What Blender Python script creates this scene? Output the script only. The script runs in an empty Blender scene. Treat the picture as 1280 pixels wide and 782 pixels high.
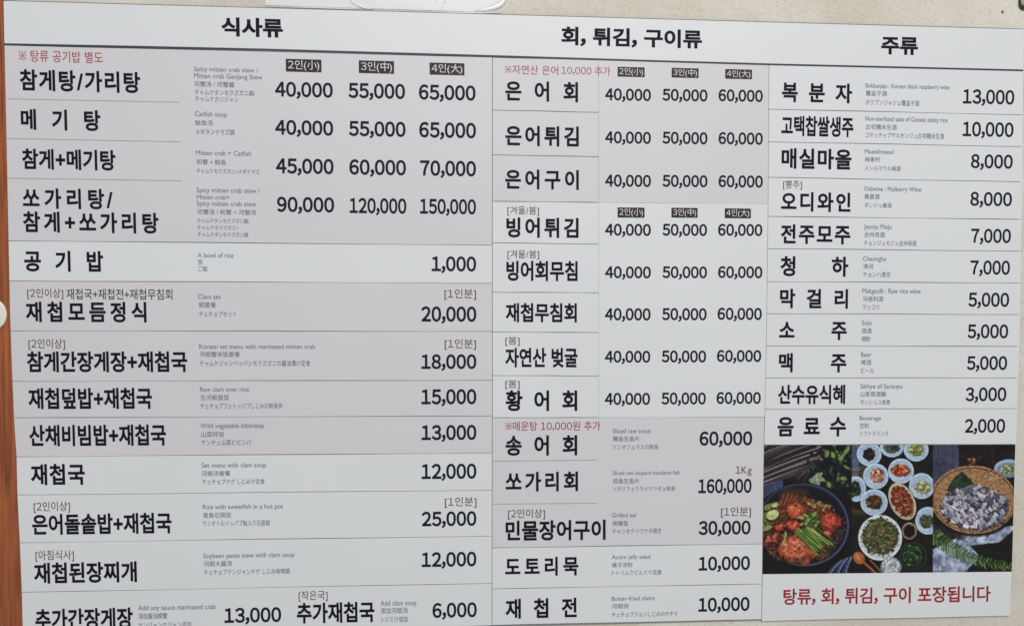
# -*- coding: utf-8 -*-
import bpy, bmesh, math, random
import numpy as np
from mathutils import Matrix, Vector

random.seed(7)
rng = np.random.default_rng(11)
S = bpy.context.scene
C = S.collection

# ------------------------------------------------------------------ camera
FOC = 1150.0                                  # focal length in photo pixels (1280 wide)
YAW, PITCH, ROLL = 0.0708, 0.0440, 0.0044
EYE = Vector((0, 0, 1.60))
ROT = Matrix.Rotation(-YAW, 3, 'Z') @ Matrix.Rotation(math.pi / 2 - PITCH, 3, 'X') @ Matrix.Rotation(ROLL, 3, 'Z')
cd = bpy.data.cameras.new('camera')
cam = bpy.data.objects.new('camera', cd)
C.objects.link(cam)
cd.sensor_width = 36
cd.lens = 36 * FOC / 1280
cd.clip_start, cd.clip_end = 0.02, 100
cam.matrix_world = Matrix.Translation(EYE) @ ROT.to_4x4()
S.camera = cam

# ------------------------------------------------------------------ light and exposure (indoor ceiling lights)
S.view_settings.view_transform = 'Standard'
S.view_settings.look = 'None'
S.view_settings.exposure = 0
S.view_settings.gamma = 1
S.cycles.filter_width = 1.5                   # soft phone-camera pixels
W = bpy.data.worlds.new('World')
S.world = W
W.use_nodes = True
W.node_tree.nodes['Background'].inputs[0].default_value = (0.95, 0.97, 1.0, 1)
W.node_tree.nodes['Background'].inputs[1].default_value = 0.38


def ceiling_lamp(name, loc, target, sx, sy, power, col=(1, .985, .96)):
    l = bpy.data.lights.new(name, 'AREA')
    l.shape = 'RECTANGLE'
    l.size, l.size_y, l.energy, l.color = sx, sy, power, col
    o = bpy.data.objects.new(name, l)
    C.objects.link(o)
    o.location = loc
    o.rotation_euler = (Vector(target) - Vector(loc)).to_track_quat('-Z', 'Y').to_euler()


ceiling_lamp('ceiling_lamp', (0.55, -2.1, 3.5), (0.15, 1.44, 1.5), 1.8, 1.0, 82)

# ------------------------------------------------------------------ board geometry helpers
YS = 1.440                                    # plane of the printed strips
YI = YS - 0.00025                             # the ink on them


def at(px, py, y=YS):
    """point on the vertical plane y=const that the photo shows at (px, py)"""
    v = ROT @ Vector(((px - 640) / FOC, -(py - 391) / FOC, -1))
    return EYE + v * (y / v.y)


def lerp(x, tab):
    return float(np.interp(x, [a for a, b in tab], [b for a, b in tab]))


LEFT = [(0, 4), (50, 5), (190, 8), (390, 12), (480, 15.2), (522, 17), (571, 20.2), (618, 21.2), (678, 24.3), (740, 26.8), (800, 28.4)]
M12 = [(70, 615.6), (306, 615.3), (475, 615.5), (800, 614.8)]
M23 = [(70, 961.2), (260, 960), (312, 959.4), (432, 957.8), (511, 956), (555, 955.2), (717, 953), (780, 952)]
RIGHT = [(30, 1281), (88, 1279.3), (219, 1278.6), (310, 1277), (410, 1275.6), (555, 1270.9), (715, 1265.3), (772, 1262.8)]
SLOPE = {1: [(10, .0275), (71, .0255), (180, .019), (304, .0091), (352, .0055), (414, .0012), (476, -.0025), (521, -.0038), (568, -.0082), (616, -.0095), (674, -.0142), (735, -.0189), (790, -.021)],
         2: [(10, .0275), (76, .0250), (139, .0205), (195, .0150), (253, .0101), (304, .0085), (366, .0045), (415, .0045), (470, .001), (521, -.003), (575, -.008), (629, -.009), (682, -.0150), (732, -.0180), (777, -.0217)],
         3: [(10, .0275), (84, .0237), (140, .0225), (224, .0180), (312, .0103), (392, .0055), (432, .002), (510, -.003), (555, -.0045), (715, -.012), (772, -.0190)]}


def slope(x, y):
    return lerp(y, SLOPE[1 if x < 615 else 2 if x < 956 else 3])


def shear(x):
    return .032 - .0565 * x / 1280


# ------------------------------------------------------------------ materials
KA = 1 / 0.80                                  # the light on the board is about 0.80


def lin(r, g, b, k=KA):
    out = []
    for c in (r, g, b):
        c /= 255
        c = c / 12.92 if c <= .04045 else ((c + .055) / 1.055) ** 2.4
        out.append(min(.9, c * k))
    return (*out, 1)


def mat(name, col, rough=.5, spec=.5, noise=None, bump=None):
    """noise=(scale, amount[, detail]) mottles the colour; bump=(scale, strength, distance)"""
    m = bpy.data.materials.new(name)
    m.use_nodes = True
    N, L = m.node_tree.nodes, m.node_tree.links
    b = N['Principled BSDF']
    b.inputs['Base Color'].default_value = col
    b.inputs['Roughness'].default_value = rough
    b.inputs['Specular IOR Level'].default_value = spec
    tc = N.new('ShaderNodeTexCoord')
    geo = N.new('ShaderNodeNewGeometry')
    if noise:
        n = N.new('ShaderNodeTexNoise')
        n.inputs['Scale'].default_value = noise[0]
        n.inputs['Detail'].default_value = noise[2] if len(noise) > 2 else 4
        L.new(geo.outputs['Position'], n.inputs['Vector'])
        r = N.new('ShaderNodeMapRange')
        r.inputs['From Min'].default_value, r.inputs['From Max'].default_value = .3, .7
        r.inputs['To Min'].default_value, r.inputs['To Max'].default_value = 1 - noise[1], 1 + noise[1]
        L.new(n.outputs['Fac'], r.inputs['Value'])
        mx = N.new('ShaderNodeVectorMath')
        mx.operation = 'SCALE'
        mx.inputs[0].default_value = col[:3]
        L.new(r.outputs['Result'], mx.inputs['Scale'])
        L.new(mx.outputs['Vector'], b.inputs['Base Color'])
    if bump:
        n2 = N.new('ShaderNodeTexNoise')
        n2.inputs['Scale'].default_value = bump[0]
        n2.inputs['Detail'].default_value = 3
        L.new(geo.outputs['Position'], n2.inputs['Vector'])
        bp = N.new('ShaderNodeBump')
        bp.inputs['Strength'].default_value = bump[1]
        bp.inputs['Distance'].default_value = bump[2]
        L.new(n2.outputs['Fac'], bp.inputs['Height'])
        L.new(bp.outputs['Normal'], b.inputs['Normal'])
    return m


M = {
    'white': mat('white vinyl', lin(210, 212, 213), .42, .35, (5, .012), (4, .35, .004)),
    'grey': mat('lilac grey vinyl', lin(202, 199.5, 202), .42, .35, (5, .012), (4, .35, .004)),
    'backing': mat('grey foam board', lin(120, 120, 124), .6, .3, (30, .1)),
    'ink': mat('navy black ink', lin(18, 18, 32), .6, .15),
    'price': mat('charcoal ink', lin(24, 28, 38), .6, .15),
    'red': mat('red ink', lin(146, 34, 42), .6, .2),
    'softred': mat('thin red ink', lin(156, 66, 70), .5, .3),
    'brown': mat('brown ink', lin(88, 74, 68), .5, .3),
    'slate': mat('slate ink', lin(116, 119, 140), .5, .3),
    'rule': mat('dark rule ink', lin(58, 60, 70), .5, .3),
    'thin': mat('thin rule ink', lin(146, 146, 152), .5, .3),
    'tag': mat('dark brown tag', lin(40, 34, 36), .5, .3),
    'tagtext': mat('white tag lettering', lin(205, 200, 198), .5, .3),
    'knob': mat('off-white plastic', lin(226, 216, 208), .35, .5, (40, .02)),
    'paper': mat('white sheet', lin(224, 224, 246), .5, .4, (8, .01)),
    'seam_glint': mat('glossy seam', lin(250, 250, 252), .3, .8),  # near-white base colour stands in for the laminate's highlights
    'boxface': mat('pale plastic', lin(196, 197, 182), .4, .5, (30, .03)),
    'boxrim': mat('dark brown plastic', lin(70, 54, 34), .5, .4, (30, .1)),
    'mark': mat('rusty nail', lin(96, 82, 72), .6, .4),
}


def wood_material():
    m = bpy.data.materials.new('varnished wood')
    m.use_nodes = True
    N, L = m.node_tree.nodes, m.node_tree.links
    b = N['Principled BSDF']
    geo = N.new('ShaderNodeNewGeometry')
    mp = N.new('ShaderNodeMapping')
    mp.inputs['Scale'].default_value = (1, 1, .045)
    L.new(geo.outputs['Position'], mp.inputs['Vector'])
    n = N.new('ShaderNodeTexNoise')
    n.inputs['Scale'].default_value = 190
    n.inputs['Detail'].default_value = 6
    n.inputs['Distortion'].default_value = .6
    L.new(mp.outputs['Vector'], n.inputs['Vector'])
    cr = N.new('ShaderNodeValToRGB')
    e = cr.color_ramp.elements
    e[0].position, e[0].color = .28, lin(100, 50, 24)
    e[1].position, e[1].color = .72, lin(166, 94, 52)
    k = cr.color_ramp.elements.new(.5)
    k.color = lin(144, 77, 40)
    L.new(n.outputs['Fac'], cr.inputs['Fac'])
    L.new(cr.outputs['Color'], b.inputs['Base Color'])
    b.inputs['Roughness'].default_value = .38
    bp = N.new('ShaderNodeBump')
    bp.inputs['Strength'].default_value = .25
    bp.inputs['Distance'].default_value = .001
    L.new(n.outputs['Fac'], bp.inputs['Height'])
    L.new(bp.outputs['Normal'], b.inputs['Normal'])
    return m


def wall_material():
    m = bpy.data.materials.new('cream wallpaper')
    m.use_nodes = True
    N, L = m.node_tree.nodes, m.node_tree.links
    b = N['Principled BSDF']
    geo = N.new('ShaderNodeNewGeometry')

    def noise(scale, detail, rough=.5):
        n = N.new('ShaderNodeTexNoise')
        n.inputs['Scale'].default_value, n.inputs['Detail'].default_value = scale, detail
        n.inputs['Roughness'].default_value = rough
        L.new(geo.outputs['Position'], n.inputs['Vector'])
        return n

    def ramp(src, p0, c0, p1, c1):
        r = N.new('ShaderNodeValToRGB')
        r.color_ramp.elements[0].position, r.color_ramp.elements[0].color = p0, c0
        r.color_ramp.elements[1].position, r.color_ramp.elements[1].color = p1, c1
        L.new(src.outputs['Fac'], r.inputs['Fac'])
        return r

    def mix(kind, a, c, f):
        x = N.new('ShaderNodeMix')
        x.data_type, x.blend_type = 'RGBA', kind
        x.inputs['Factor'].default_value = f
        L.new(a.outputs[0] if a.bl_idname != 'ShaderNodeMix' else a.outputs['Result'], x.inputs['A'])
        L.new(c.outputs[0], x.inputs['B'])
        return x
    big = ramp(noise(7, 4), .38, lin(200, 193, 181), .62, lin(212, 209, 197))
    spk = ramp(noise(420, 2), .33, (.72, .70, .66, 1), .46, (1, 1, 1, 1))
    fin = ramp(noise(150, 5, .7), .3, (.90, .89, .87, 1), .7, (1.04, 1.04, 1.04, 1))
    dots = ramp(noise(70, 1), .20, (.45, .40, .35, 1), .235, (1, 1, 1, 1))
    c = mix('MULTIPLY', big, spk, .55)
    c = mix('MULTIPLY', c, fin, .8)
    c = mix('MULTIPLY', c, dots, .8)
    L.new(c.outputs['Result'], b.inputs['Base Color'])
    b.inputs['Roughness'].default_value = .75
    bp = N.new('ShaderNodeBump')
    bp.inputs['Strength'].default_value = .35
    bp.inputs['Distance'].default_value = .0015
    L.new(noise(260, 4).outputs['Fac'], bp.inputs['Height'])
    L.new(bp.outputs['Normal'], b.inputs['Normal'])
    return m


M['wood'] = wood_material()
M['wall'] = wall_material()


# ------------------------------------------------------------------ object helpers
def link_mesh(name, verts, faces, mats, parent=None, mat_index=None, smooth=False):
    """one mesh object whose origin is the middle of its vertices (world coordinates given)"""
    vs = np.array([tuple(v) for v in verts], dtype=float)
    c = (vs.min(0) + vs.max(0)) / 2
    me = bpy.data.meshes.new(name)
    me.from_pydata((vs - c).tolist(), [], faces)
    for m in (mats if isinstance(mats, (list, tuple)) else [mats]):
        me.materials.append(m)
    if mat_index is not None:
        me.polygons.foreach_set('material_index', mat_index)
    if smooth:
        me.polygons.foreach_set('use_smooth', [True] * len(me.polygons))
    o = bpy.data.objects.new(name, me)
    C.objects.link(o)
    o['_w'] = c.tolist()
    o.location = c
    if parent is not None:
        o.parent = parent
        o.location = Vector(c) - Vector(parent['_w'])
    return o


def thing(name, loc, label, cat):
    o = bpy.data.objects.new(name, None)
    C.objects.link(o)
    o.location = loc
    o['_w'] = list(loc)
    o['label'], o['category'] = label, cat
    return o


def tag(o, label, cat, group=None):
    o['label'], o['category'] = label, cat
    if group:
        o['group'] = group
    return o


def plate(front, depth, inset=0.0004):
    """a thin plate from an outline of front points (facing the camera, -y); its front rim is softly bevelled"""
    n = len(front)
    cen = sum((Vector(p) for p in front), Vector()) / n
    vs, fs = [], []
    for p in front:
        p = Vector(p)
        d = (cen - p)
        d.y = 0
        d.normalize()
        vs.append(p + d * inset)
    for p in front:
        vs.append(Vector(p) + Vector((0, inset, 0)))
    for p in front:
        vs.append(Vector(p) + Vector((0, depth, 0)))
    fs.append(list(range(n)))
    for r in (0, 1):
        for i in range(n):
            j = (i + 1) % n
            fs.append([r * n + i, (r + 1) * n + i, (r + 1) * n + j, r * n + j])
    fs.append(list(range(3 * n - 1, 2 * n - 1, -1)))
    return vs, fs


def fix(o):
    bm = bmesh.new()
    bm.from_mesh(o.data)
    bmesh.ops.recalc_face_normals(bm, faces=bm.faces)
    bm.to_mesh(o.data)
    bm.free()
    return o


def strip(name, parent, m, xl, xr, yl0, yr0, yl1, yr1, gap=.33, wob=.35, y=YS, depth=.0011):
    """a printed strip: top edge (yl0 left .. yr0 right), bottom edge (yl1 .. yr1); xl, xr are tables x(y); hand-cut edges waver a little"""
    X = lambda t, v: lerp(v, t) if isinstance(t, list) else t
    pts, n = [], 8
    ph = random.random() * 6
    for i in range(n + 1):                       # top edge, left to right
        u = i / n
        yy = yl0 + (yr0 - yl0) * u + gap
        xx = X(xl, yl0) * (1 - u) + X(xr, yr0) * u
        w = wob * .5 * math.sin(ph + u * 7) if 0 < i < n else 0
        pts.append((xx + (gap if i == 0 else -gap if i == n else 0), yy + w))
    k = 3
    for i in range(1, k):
        v = yr0 + (yr1 - yr0) * i / k
        pts.append((X(xr, v) - gap, v))
    for i in range(n, -1, -1):
        u = i / n
        yy = yl1 + (yr1 - yl1) * u - gap
        xx = X(xl, yl1) * (1 - u) + X(xr, yr1) * u
        w = wob * math.sin(ph * 2 + u * 8) * .8 if 0 < i < n else 0
        pts.append((xx + (gap if i == 0 else -gap if i == n else 0), yy + w))
    for i in range(k - 1, 0, -1):
        v = yl0 + (yl1 - yl0) * i / k
        pts.append((X(xl, v) + gap, v))
    vs, fs = plate([at(px, py, y) for px, py in pts], depth)
    return fix(link_mesh(name, vs, fs, m, parent))


def quad_line(name, parent, m, x0, y0, x1, y1, th, y=YI, n=6):
    vs, fs = [], []
    for i in range(n + 1):
        u = i / n
        px, py = x0 + (x1 - x0) * u, y0 + (y1 - y0) * u
        t = th / 2 * (1 + .12 * math.sin(i * 2.1))
        vs += [at(px, py - t, y), at(px, py + t, y)]
    for i in range(n):
        a = 2 * i
        fs.append([a, a + 1, a + 3, a + 2])
    return link_mesh(name, vs, fs, m, parent)


# ------------------------------------------------------------------ lettering
GC = {}
TMP = bpy.data.scenes.new('typesetting')          # a scratch scene: letters are outlined there and taken over as meshes


def reference_mark(off):
    w, vs, fs = .030 + off, [], []
    for sg in (1, -1):
        a = math.pi / 4 * sg
        c, s_ = math.cos(a), math.sin(a)
        q = [(-.46, -w), (.46, -w), (.46, w), (-.46, w)]
        fs.append(tuple(range(len(vs), len(vs) + 4)))
        vs += [(.42 + x * c - y * s_, .38 + x * s_ + y * c) for x, y in q]
    for dx, dy in ((.29, 0), (-.29, 0), (0, .29), (0, -.29)):
        fs.append(tuple(range(len(vs), len(vs) + 10)))
        vs += [(.42 + dx + .062 * math.cos(i * math.tau / 10), .38 + dy + .062 * math.sin(i * math.tau / 10)) for i in range(10)]
    return np.array([(x, y, 0.0) for x, y in vs]), fs


def outline(body, off):
    key = (body, off)
    if key not in GC:
        if body == '※':                          # a thin saltire with four dots
            GC[key] = reference_mark(off)
            return GC[key]
        cu = bpy.data.curves.new('lettering', 'FONT')
        cu.body, cu.size, cu.resolution_u, cu.fill_mode = body, 1, 4, 'FRONT'
        cu.bevel_depth, cu.bevel_resolution = off, 0    # a rim round the glyph makes it bolder
        o = bpy.data.objects.new('lettering', cu)
        TMP.collection.objects.link(o)
        with bpy.context.temp_override(scene=TMP, view_layer=TMP.view_layers[0]):
            dg = bpy.context.evaluated_depsgraph_get()
        me = bpy.data.meshes.new_from_object(o.evaluated_get(dg))
        v = np.array([tuple(p.co) for p in me.vertices])
        v[:, 2] *= 6e-5 / max(off, 1e-6)              # the ink stands a hair proud
        f = [tuple(p.vertices) for p in me.polygons]
        bpy.data.objects.remove(o)
        bpy.data.curves.remove(cu)
        bpy.data.meshes.remove(me)
        GC[key] = (v, f)
    return GC[key]


FULL = {**{str(i): chr(0xFF10 + i) for i in range(10)}, ',': '，'}


def is_wide(ch):
    return ord(ch) >= 0x1100 and ch not in '※'


def layout(text, W, H, off, sxmax, fit):
    """glyph by glyph line setting in em units -> verts (u in px 0..W, v in em) """
    cells, x = [], 0.0
    for ch in text:
        if ch == ' ':
            x += .30
            cells.append(None)
            continue
        v, f = outline(FULL.get(ch, ch), off)
        lo, hi = v[:, 0].min(), v[:, 0].max()
        if ch.isdigit():
            cells.append((v, f, x + .32 - (lo + hi) / 2))
            x += .645
        elif ch == ',':
            cells.append((v, f, x + .12 - (lo + hi) / 2))
            x += .27
        elif is_wide(ch):
            cells.append((v, f, x))
            x += .92
        else:
            cells.append((v, f, x + .03 - lo))
            x += hi - lo + .06
    real = [c for c in cells if c]
    y0 = min(c[0][:, 1].min() for c in real)
    y1 = max(c[0][:, 1].max() for c in real)
    if fit == 'digit':
        y0, y1 = 0 - off, .735 + off
    em = H / (y1 - y0)
    xs0 = min((c[0][:, 0] + c[2]).min() for c in real)
    xs1 = max((c[0][:, 0] + c[2]).max() for c in real)
    nat = (xs1 - xs0) * em
    sx = min(sxmax, W / nat)
    extra = W - nat * sx
    n = len(cells)
    gaps = [0.0]
    for a_, b_ in zip(text, text[1:]):
        gaps.append(gaps[-1] + (.35 if '/' in (a_, b_) else 1))
    VV, FF, k = [], [], 0
    for i, c in enumerate(cells):
        if not c:
            continue
        v, f, ox = c
        px = (v[:, 0] + ox - xs0) * em * sx + extra * gaps[i] / max(1e-6, gaps[-1])
        py = (v[:, 1] - y0) / (y1 - y0)
        VV.append(np.stack([px, py, v[:, 2]], 1))
        FF += [tuple(a + k for a in q) for q in f]
        k += len(v)
    return np.concatenate(VV), FF


def place(V2, xl, yt, xr, yb, y):
    """V2: x px from xl, v 0 (bottom)..1 (top)  -> 3D on the plane"""
    xc, yc = (xl + xr) / 2, (yt + yb) / 2
    s, t = slope(xc, yc), shear(xc)
    V2 = np.asarray(V2, float)
    py = yt + (1 - V2[:, 1]) * (yb - yt)
    px = xl + V2[:, 0]
    X, Y = px + t * (py - yc), py + s * (px - xc)
    ray = np.stack([(X - 640) / FOC, -(Y - 391) / FOC, -np.ones_like(X)], -1) @ np.array(ROT).T
    yy = y - (V2[:, 2] if V2.shape[1] > 2 else 0)
    return list(np.array(EYE) + ray * (yy / ray[:, 1])[:, None])


def write(name, parent, text, xl, yt, xr, yb, m, off=.030, sxmax=.88, fit='ink', y=YI):
    V2, F2 = layout(text, xr - xl, yb - yt, off, sxmax, fit)
    return link_mesh(name, place(V2, xl, yt, xr, yb, y), F2, m, parent)


def price(parent, text, xl, yt, xr, yb, off=.031):
    return write('price', parent, text, xl, yt, xr, yb, M['price'], off, 5, 'digit')


def translation(parent, lines, off=.008):
    """the small foreign-language lines under one dish: one piece of lettering"""
    vs, fs, k = [], [], 0
    for text, xl, yt, xr, yb in lines:
        v, f = outline(text, off)
        latin = ord(text[0]) < 0x300
        x0, x1 = v[:, 0].min(), v[:, 0].max()
        y0, y1 = (0, .70) if latin else (v[:, 1].min(), v[:, 1].max())
        V2 = np.stack([(v[:, 0] - x0) / (x1 - x0) * (xr - xl), (v[:, 1] - y0) / (y1 - y0)], 1)
        vs += place(V2, xl, yt, xr, yb, YI)
        fs += [tuple(a + k for a in q) for q in f]
        k += len(v)
    return link_mesh('translation', vs, fs, M['slate'], parent)


def size_tag(parent, text, xl, yt, xr, yb):
    """dark little label with pale lettering: one mesh, two materials"""
    box = [(0, 0), (xr - xl, 0), (xr - xl, 1), (0, 1)]
    vs = place(box, xl, yt, xr, yb, YI)
    fs = [(0, 1, 2, 3)]
    h = yb - yt
    V2, F2 = layout(text, (xr - xl) * .88, h * .86, .004, 5, 'ink')
    V2 = V2 * np.array([1, .86, 1]) + np.array([(xr - xl) * .06, .07, 0])
    tv = place(V2, xl, yt, xr, yb, YI - .00025)
    fs += [tuple(a + 4 for a in q) for q in F2]
    return link_mesh('size_tag', vs + tv, fs, [M['tag'], M['tagtext']], parent, [0] + [1] * len(F2))


# ------------------------------------------------------------------ the wall, the post
def box(x0, x1, y0, y1, z0, z1):
    v = [(x, y, z) for x in (x0, x1) for y in (y0, y1) for z in (z0, z1)]
    f = [(0, 1, 3, 2), (4, 6, 7, 5), (0, 4, 5, 1), (2, 3, 7, 6), (0, 2, 6, 4), (1, 5, 7, 3)]
    return v, f


YW = 1.4462
v, f = box(-1.6, 1.9, YW, YW + .12, .35, 2.9)
wall = fix(link_mesh('wall', v, f, M['wall']))
tag(wall, 'cream speckled papered wall behind the white menu board', 'wall')

PT, PB = at(11, 0, YS + .0014), at(33.6, 790, YS + .0014)        # its right edge runs just under the board's edge


def post_edge(z):
    return PT.x + (PB.x - PT.x) * (PT.z - z) / (PT.z - PB.z)


v = [(x, y, z) for x, y, z in ((post_edge(.36) - .17, YS + .0014, .36), (post_edge(.36) - .17, YS + .0014, 2.89), (post_edge(.36) - .17, YW + .03, .36), (post_edge(.36) - .17, YW + .03, 2.89),
                               (post_edge(.36), YS + .0014, .36), (post_edge(2.89), YS + .0014, 2.89), (post_edge(.36), YW + .03, .36), (post_edge(2.89), YW + .03, 2.89))]
f = [(0, 1, 3, 2), (4, 6, 7, 5), (0, 4, 5, 1), (2, 3, 7, 6), (0, 2, 6, 4), (1, 5, 7, 3)]
post = fix(link_mesh('wooden_post', v, f, M['wood']))
bv = post.modifiers.new('bevel', 'BEVEL')
bv.width, bv.segments = .002, 2
tag(post, 'reddish brown varnished wooden post along the left edge of the menu board', 'post')

# ------------------------------------------------------------------ the menu board
base = at(640, 782, YS + .003)
board = thing('menu_board', (base.x, YW - .003, base.z), 'large white and grey Korean menu board with three columns of dishes and prices', 'menu board')
bl = [at(13.5, .55, YS + .0012), at(1280, 36.0, YS + .0012), at(1261, 767, YS + .0012), at(36.5, 796, YS + .0012)]  # top edge raised above the header: its grey sliver imitates a shadow line
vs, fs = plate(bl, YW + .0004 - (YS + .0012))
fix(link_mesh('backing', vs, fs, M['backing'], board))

# header
hd = strip('header_panel', board, M['white'], LEFT, RIGHT, 1.2, 36.8, 55.6, 88.2, .2, .2)
write('heading', hd, '식사류', 276.4, 22.5, 353.6, 46.4, M['ink'], .038, 1.15)
write('heading', hd, '회, 튀김, 구이류', 701.6, 35.6, 877.5, 59.8, M['ink'], .034, 1.15)
write('heading', hd, '주류', 1101.6, 46.4, 1147.6, 68.6, M['ink'], .036, 1.15)
vs, fs = [], []
pl = [(5, 55.6), (165, 58.6), (330, 62.2), (480, 66.5), (640, 71), (800, 76), (960, 80.6), (1120, 84.3), (1279, 88.2)]
for i, (x, y) in enumerate(pl):
    th = 1.25 - .15 * i / 8
    vs += [at(x, y - th, YI), at(x, y + th, YI)]
    if i:
        fs.append((2 * i - 2, 2 * i - 1, 2 * i + 1, 2 * i))
link_mesh('rule', vs, fs, M['rule'], hd)


def note(parent, text, xl, yt, xr, yb, m='brown', off=.004):
    return write('note', parent, text, xl, yt, xr, yb, M[m], off, 5)


def dish(parent, text, xl, yt, xr, yb, off=.030):
    return write('dish_name', parent, text, xl, yt, xr, yb, M['ink'], off)


# ---- column 1
def s1(m, yl0, yr0, yl1, yr1):
    return strip('menu_strip', board, M[m], LEFT, M12, yl0, yr0, yl1, yr1)


s = s1('grey', 56.6, 71.6, 301, 306.4)
for x0, y0, x1, y1 in ((9, 123.7, 224, 128), (8.5, 173.2, 226, 177.4), (9, 222.7, 227, 226)):
    quad_line('divider', s, M['thin'], x0, y0, x1, y1, .75)
note(s, '※ 탕류 공기밥 별도', 23.5, 63.8, 128.4, 78.2, 'softred', .002)
dish(s, '참게탕/가리탕', 24.5, 88.3, 175.3, 115.1)
dish(s, '메기탕', 26, 137, 125.5, 163.2)
dish(s, '참게+메기탕', 27.3, 186.6, 144.4, 212.5)
dish(s, '쏘가리탕/', 28.4, 235.6, 141, 261.3)
dish(s, '참게+쏘가리탕', 28.6, 265, 198.2, 291.2)
for t, a, b, c, d in (('2인(小)', 357.3, 74.3, 401.8, 90.2), ('3인(中)', 448.5, 76.2, 492.6, 92), ('4인(大)', 537, 78.9, 580.5, 94)):
    size_tag(s, t, a, b, c, d)
for t, a, b, c, d in (('40,000', 343.8, 103, 416, 121.5), ('55,000', 435.4, 104.5, 506.3, 123.2), ('65,000', 523.6, 106.5, 594.5, 125.2),
                      ('40,000', 344, 150.6, 416.5, 169), ('55,000', 436, 151.9, 507, 170.6), ('65,000', 524, 153.2, 595, 172.3),
                      ('45,000', 345, 198.4, 417, 217.2), ('60,000', 436.6, 199.8, 507.5, 218.7), ('70,000', 525.2, 201, 595, 220),
                      ('90,000', 346.3, 246.4, 417.7, 265.1), ('120,000', 437, 247.8, 508, 266.7), ('150,000', 525, 248.8, 595, 267.5)):
    price(s, t, a, b, c, d)
translation(s, [('Spicy mitten crab stew /', 242.3, 84.2, 322.7, 89.9), ('Mitten crab Ganjang Stew', 242.5, 92.6, 328, 98.5), ('河蟹汤 / 河蟹酱', 242.5, 102, 293, 109),
                ('チャムケタンモクズガニ鍋/', 243.5, 112.3, 318.8, 119.7), ('チャムケカリジャン', 244, 120.9, 298, 127.7)])
translation(s, [('Catfish soup', 243.4, 139.6, 284, 145.7), ('鲶鱼汤', 244, 150.2, 266, 157), ('メギタンナマズ鍋', 244.6, 161.3, 293, 168.8)])
translation(s, [('Mitten crab + Catfish', 244.6, 188.5, 314, 194.4), ('和蟹 + 鲶鱼', 245.5, 199.2, 282.5, 206), ('チャムケモクズガニ+メギナマズ', 245.7, 210.9, 324.4, 217.6)])
translation(s, [('Spicy mitten crab stew /', 245.6, 234.9, 325, 240.9), ('Mitten crab+', 245.8, 243.7, 287, 249.1), ('Spicy mitten crab stew', 245.8, 251.6, 320.4, 257.5),
                ('河蟹汤 / 和蟹 + 河蟹汤', 246.3, 261.8, 320, 268.5), ('チャムケタンモクズガニ鍋/', 246.5, 273, 311.5, 279.1), ('チャムケモクズガニ+', 246.7, 281.6, 298, 287.4),
                ('チャムケタンモクズガニ鍋', 247, 290, 310, 296.2)])

s = s1('white', 301, 306.4, 351, 354)
dish(s, '공기밥', 30.2, 313.3, 129, 339.6)
price(s, '1,000', 539.5, 320.5, 595.2, 339)
translation(s, [('A bowl of rice', 247, 316, 292, 321.9), ('饭', 247.3, 323.9, 253.7, 331), ('ご飯', 247.5, 332.6, 259.5, 339.2)])

s = s1('grey', 351, 354, 413.5, 414)
note(s, '[2인이상]', 34, 360.4, 79, 373.8)
note(s, '재첩국+재첩전+재첩무침회', 83, 360.9, 215.5, 374.3, 'price', .004)
dish(s, '재첩모듬정식', 32, 376.9, 183, 402.7)
note(s, '[1인분]', 555.5, 360.9, 595, 374.7)
price(s, '20,000', 526.5, 383, 595.5, 401.8)
translation(s, [('Clam set', 247.5, 367.5, 276, 373.4), ('蚬套餐', 248.5, 377.3, 270, 384.6), ('チェチョプセット', 248.8, 388.9, 295.5, 395.8)])

s = s1('grey', 413.5, 414, 476.4, 475)
note(s, '[2인이상]', 35.5, 423.2, 81.2, 437)
dish(s, '참게간장게장+재첩국', 33.5, 438.8, 234, 465)
note(s, '[1인분]', 555.8, 423.4, 595, 437)
price(s, '18,000', 526.7, 442.7, 595.5, 460.8)
translation(s, [('Korean set menu with marinated mitten crab', 249, 429.9, 394, 435.7), ('河蚬蟹米饭套餐', 249.5, 439.1, 300, 446.2),
                ('チャムケジャンペッパンモクズガニの醤油漬け定食', 249.8, 450.1, 388, 457.5)])

s = s1('grey', 476.4, 475, 521.8, 519.7)
dish(s, '재첩덮밥+재첩국', 35.3, 484.4, 190, 511)
price(s, '15,000', 526.7, 486.2, 595.5, 504.9)
translation(s, [('Raw clam over rice', 250, 483.3, 311, 489), ('生河蚬盖饭', 250.5, 493, 286.6, 500), ('チェチョプフェトッパプしじみの刺身丼', 250.5, 503.3, 353, 510.7)])

s = s1('grey', 521.8, 519.7, 570.6, 565.7)
dish(s, '산채비빔밥+재첩국', 36.3, 530.3, 207.5, 557.1)
price(s, '13,000', 526.9, 530.9, 595.5, 549.5)
translation(s, [('Wild vegetable bibimbap', 250.5, 528.7, 330, 534.4), ('山菜拌饭', 251.5, 539, 280.3, 546.1), ('サンチェ山菜ビビンバ', 251.5, 549, 314, 556.2)])

s = s1('white', 570.6, 565.7, 618.2, 612.3)
dish(s, '재첩국', 38.4, 579.3, 106, 605.7)
price(s, '12,000', 526.9, 579.3, 595.5, 598)
translation(s, [('Set menu with clam soup', 252, 577.8, 332.6, 583.6), ('河蚬汤套餐', 252, 587.9, 288, 594.7), ('チェチョプクク しじみ汁定食', 253, 597.9, 331, 605)])

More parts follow.
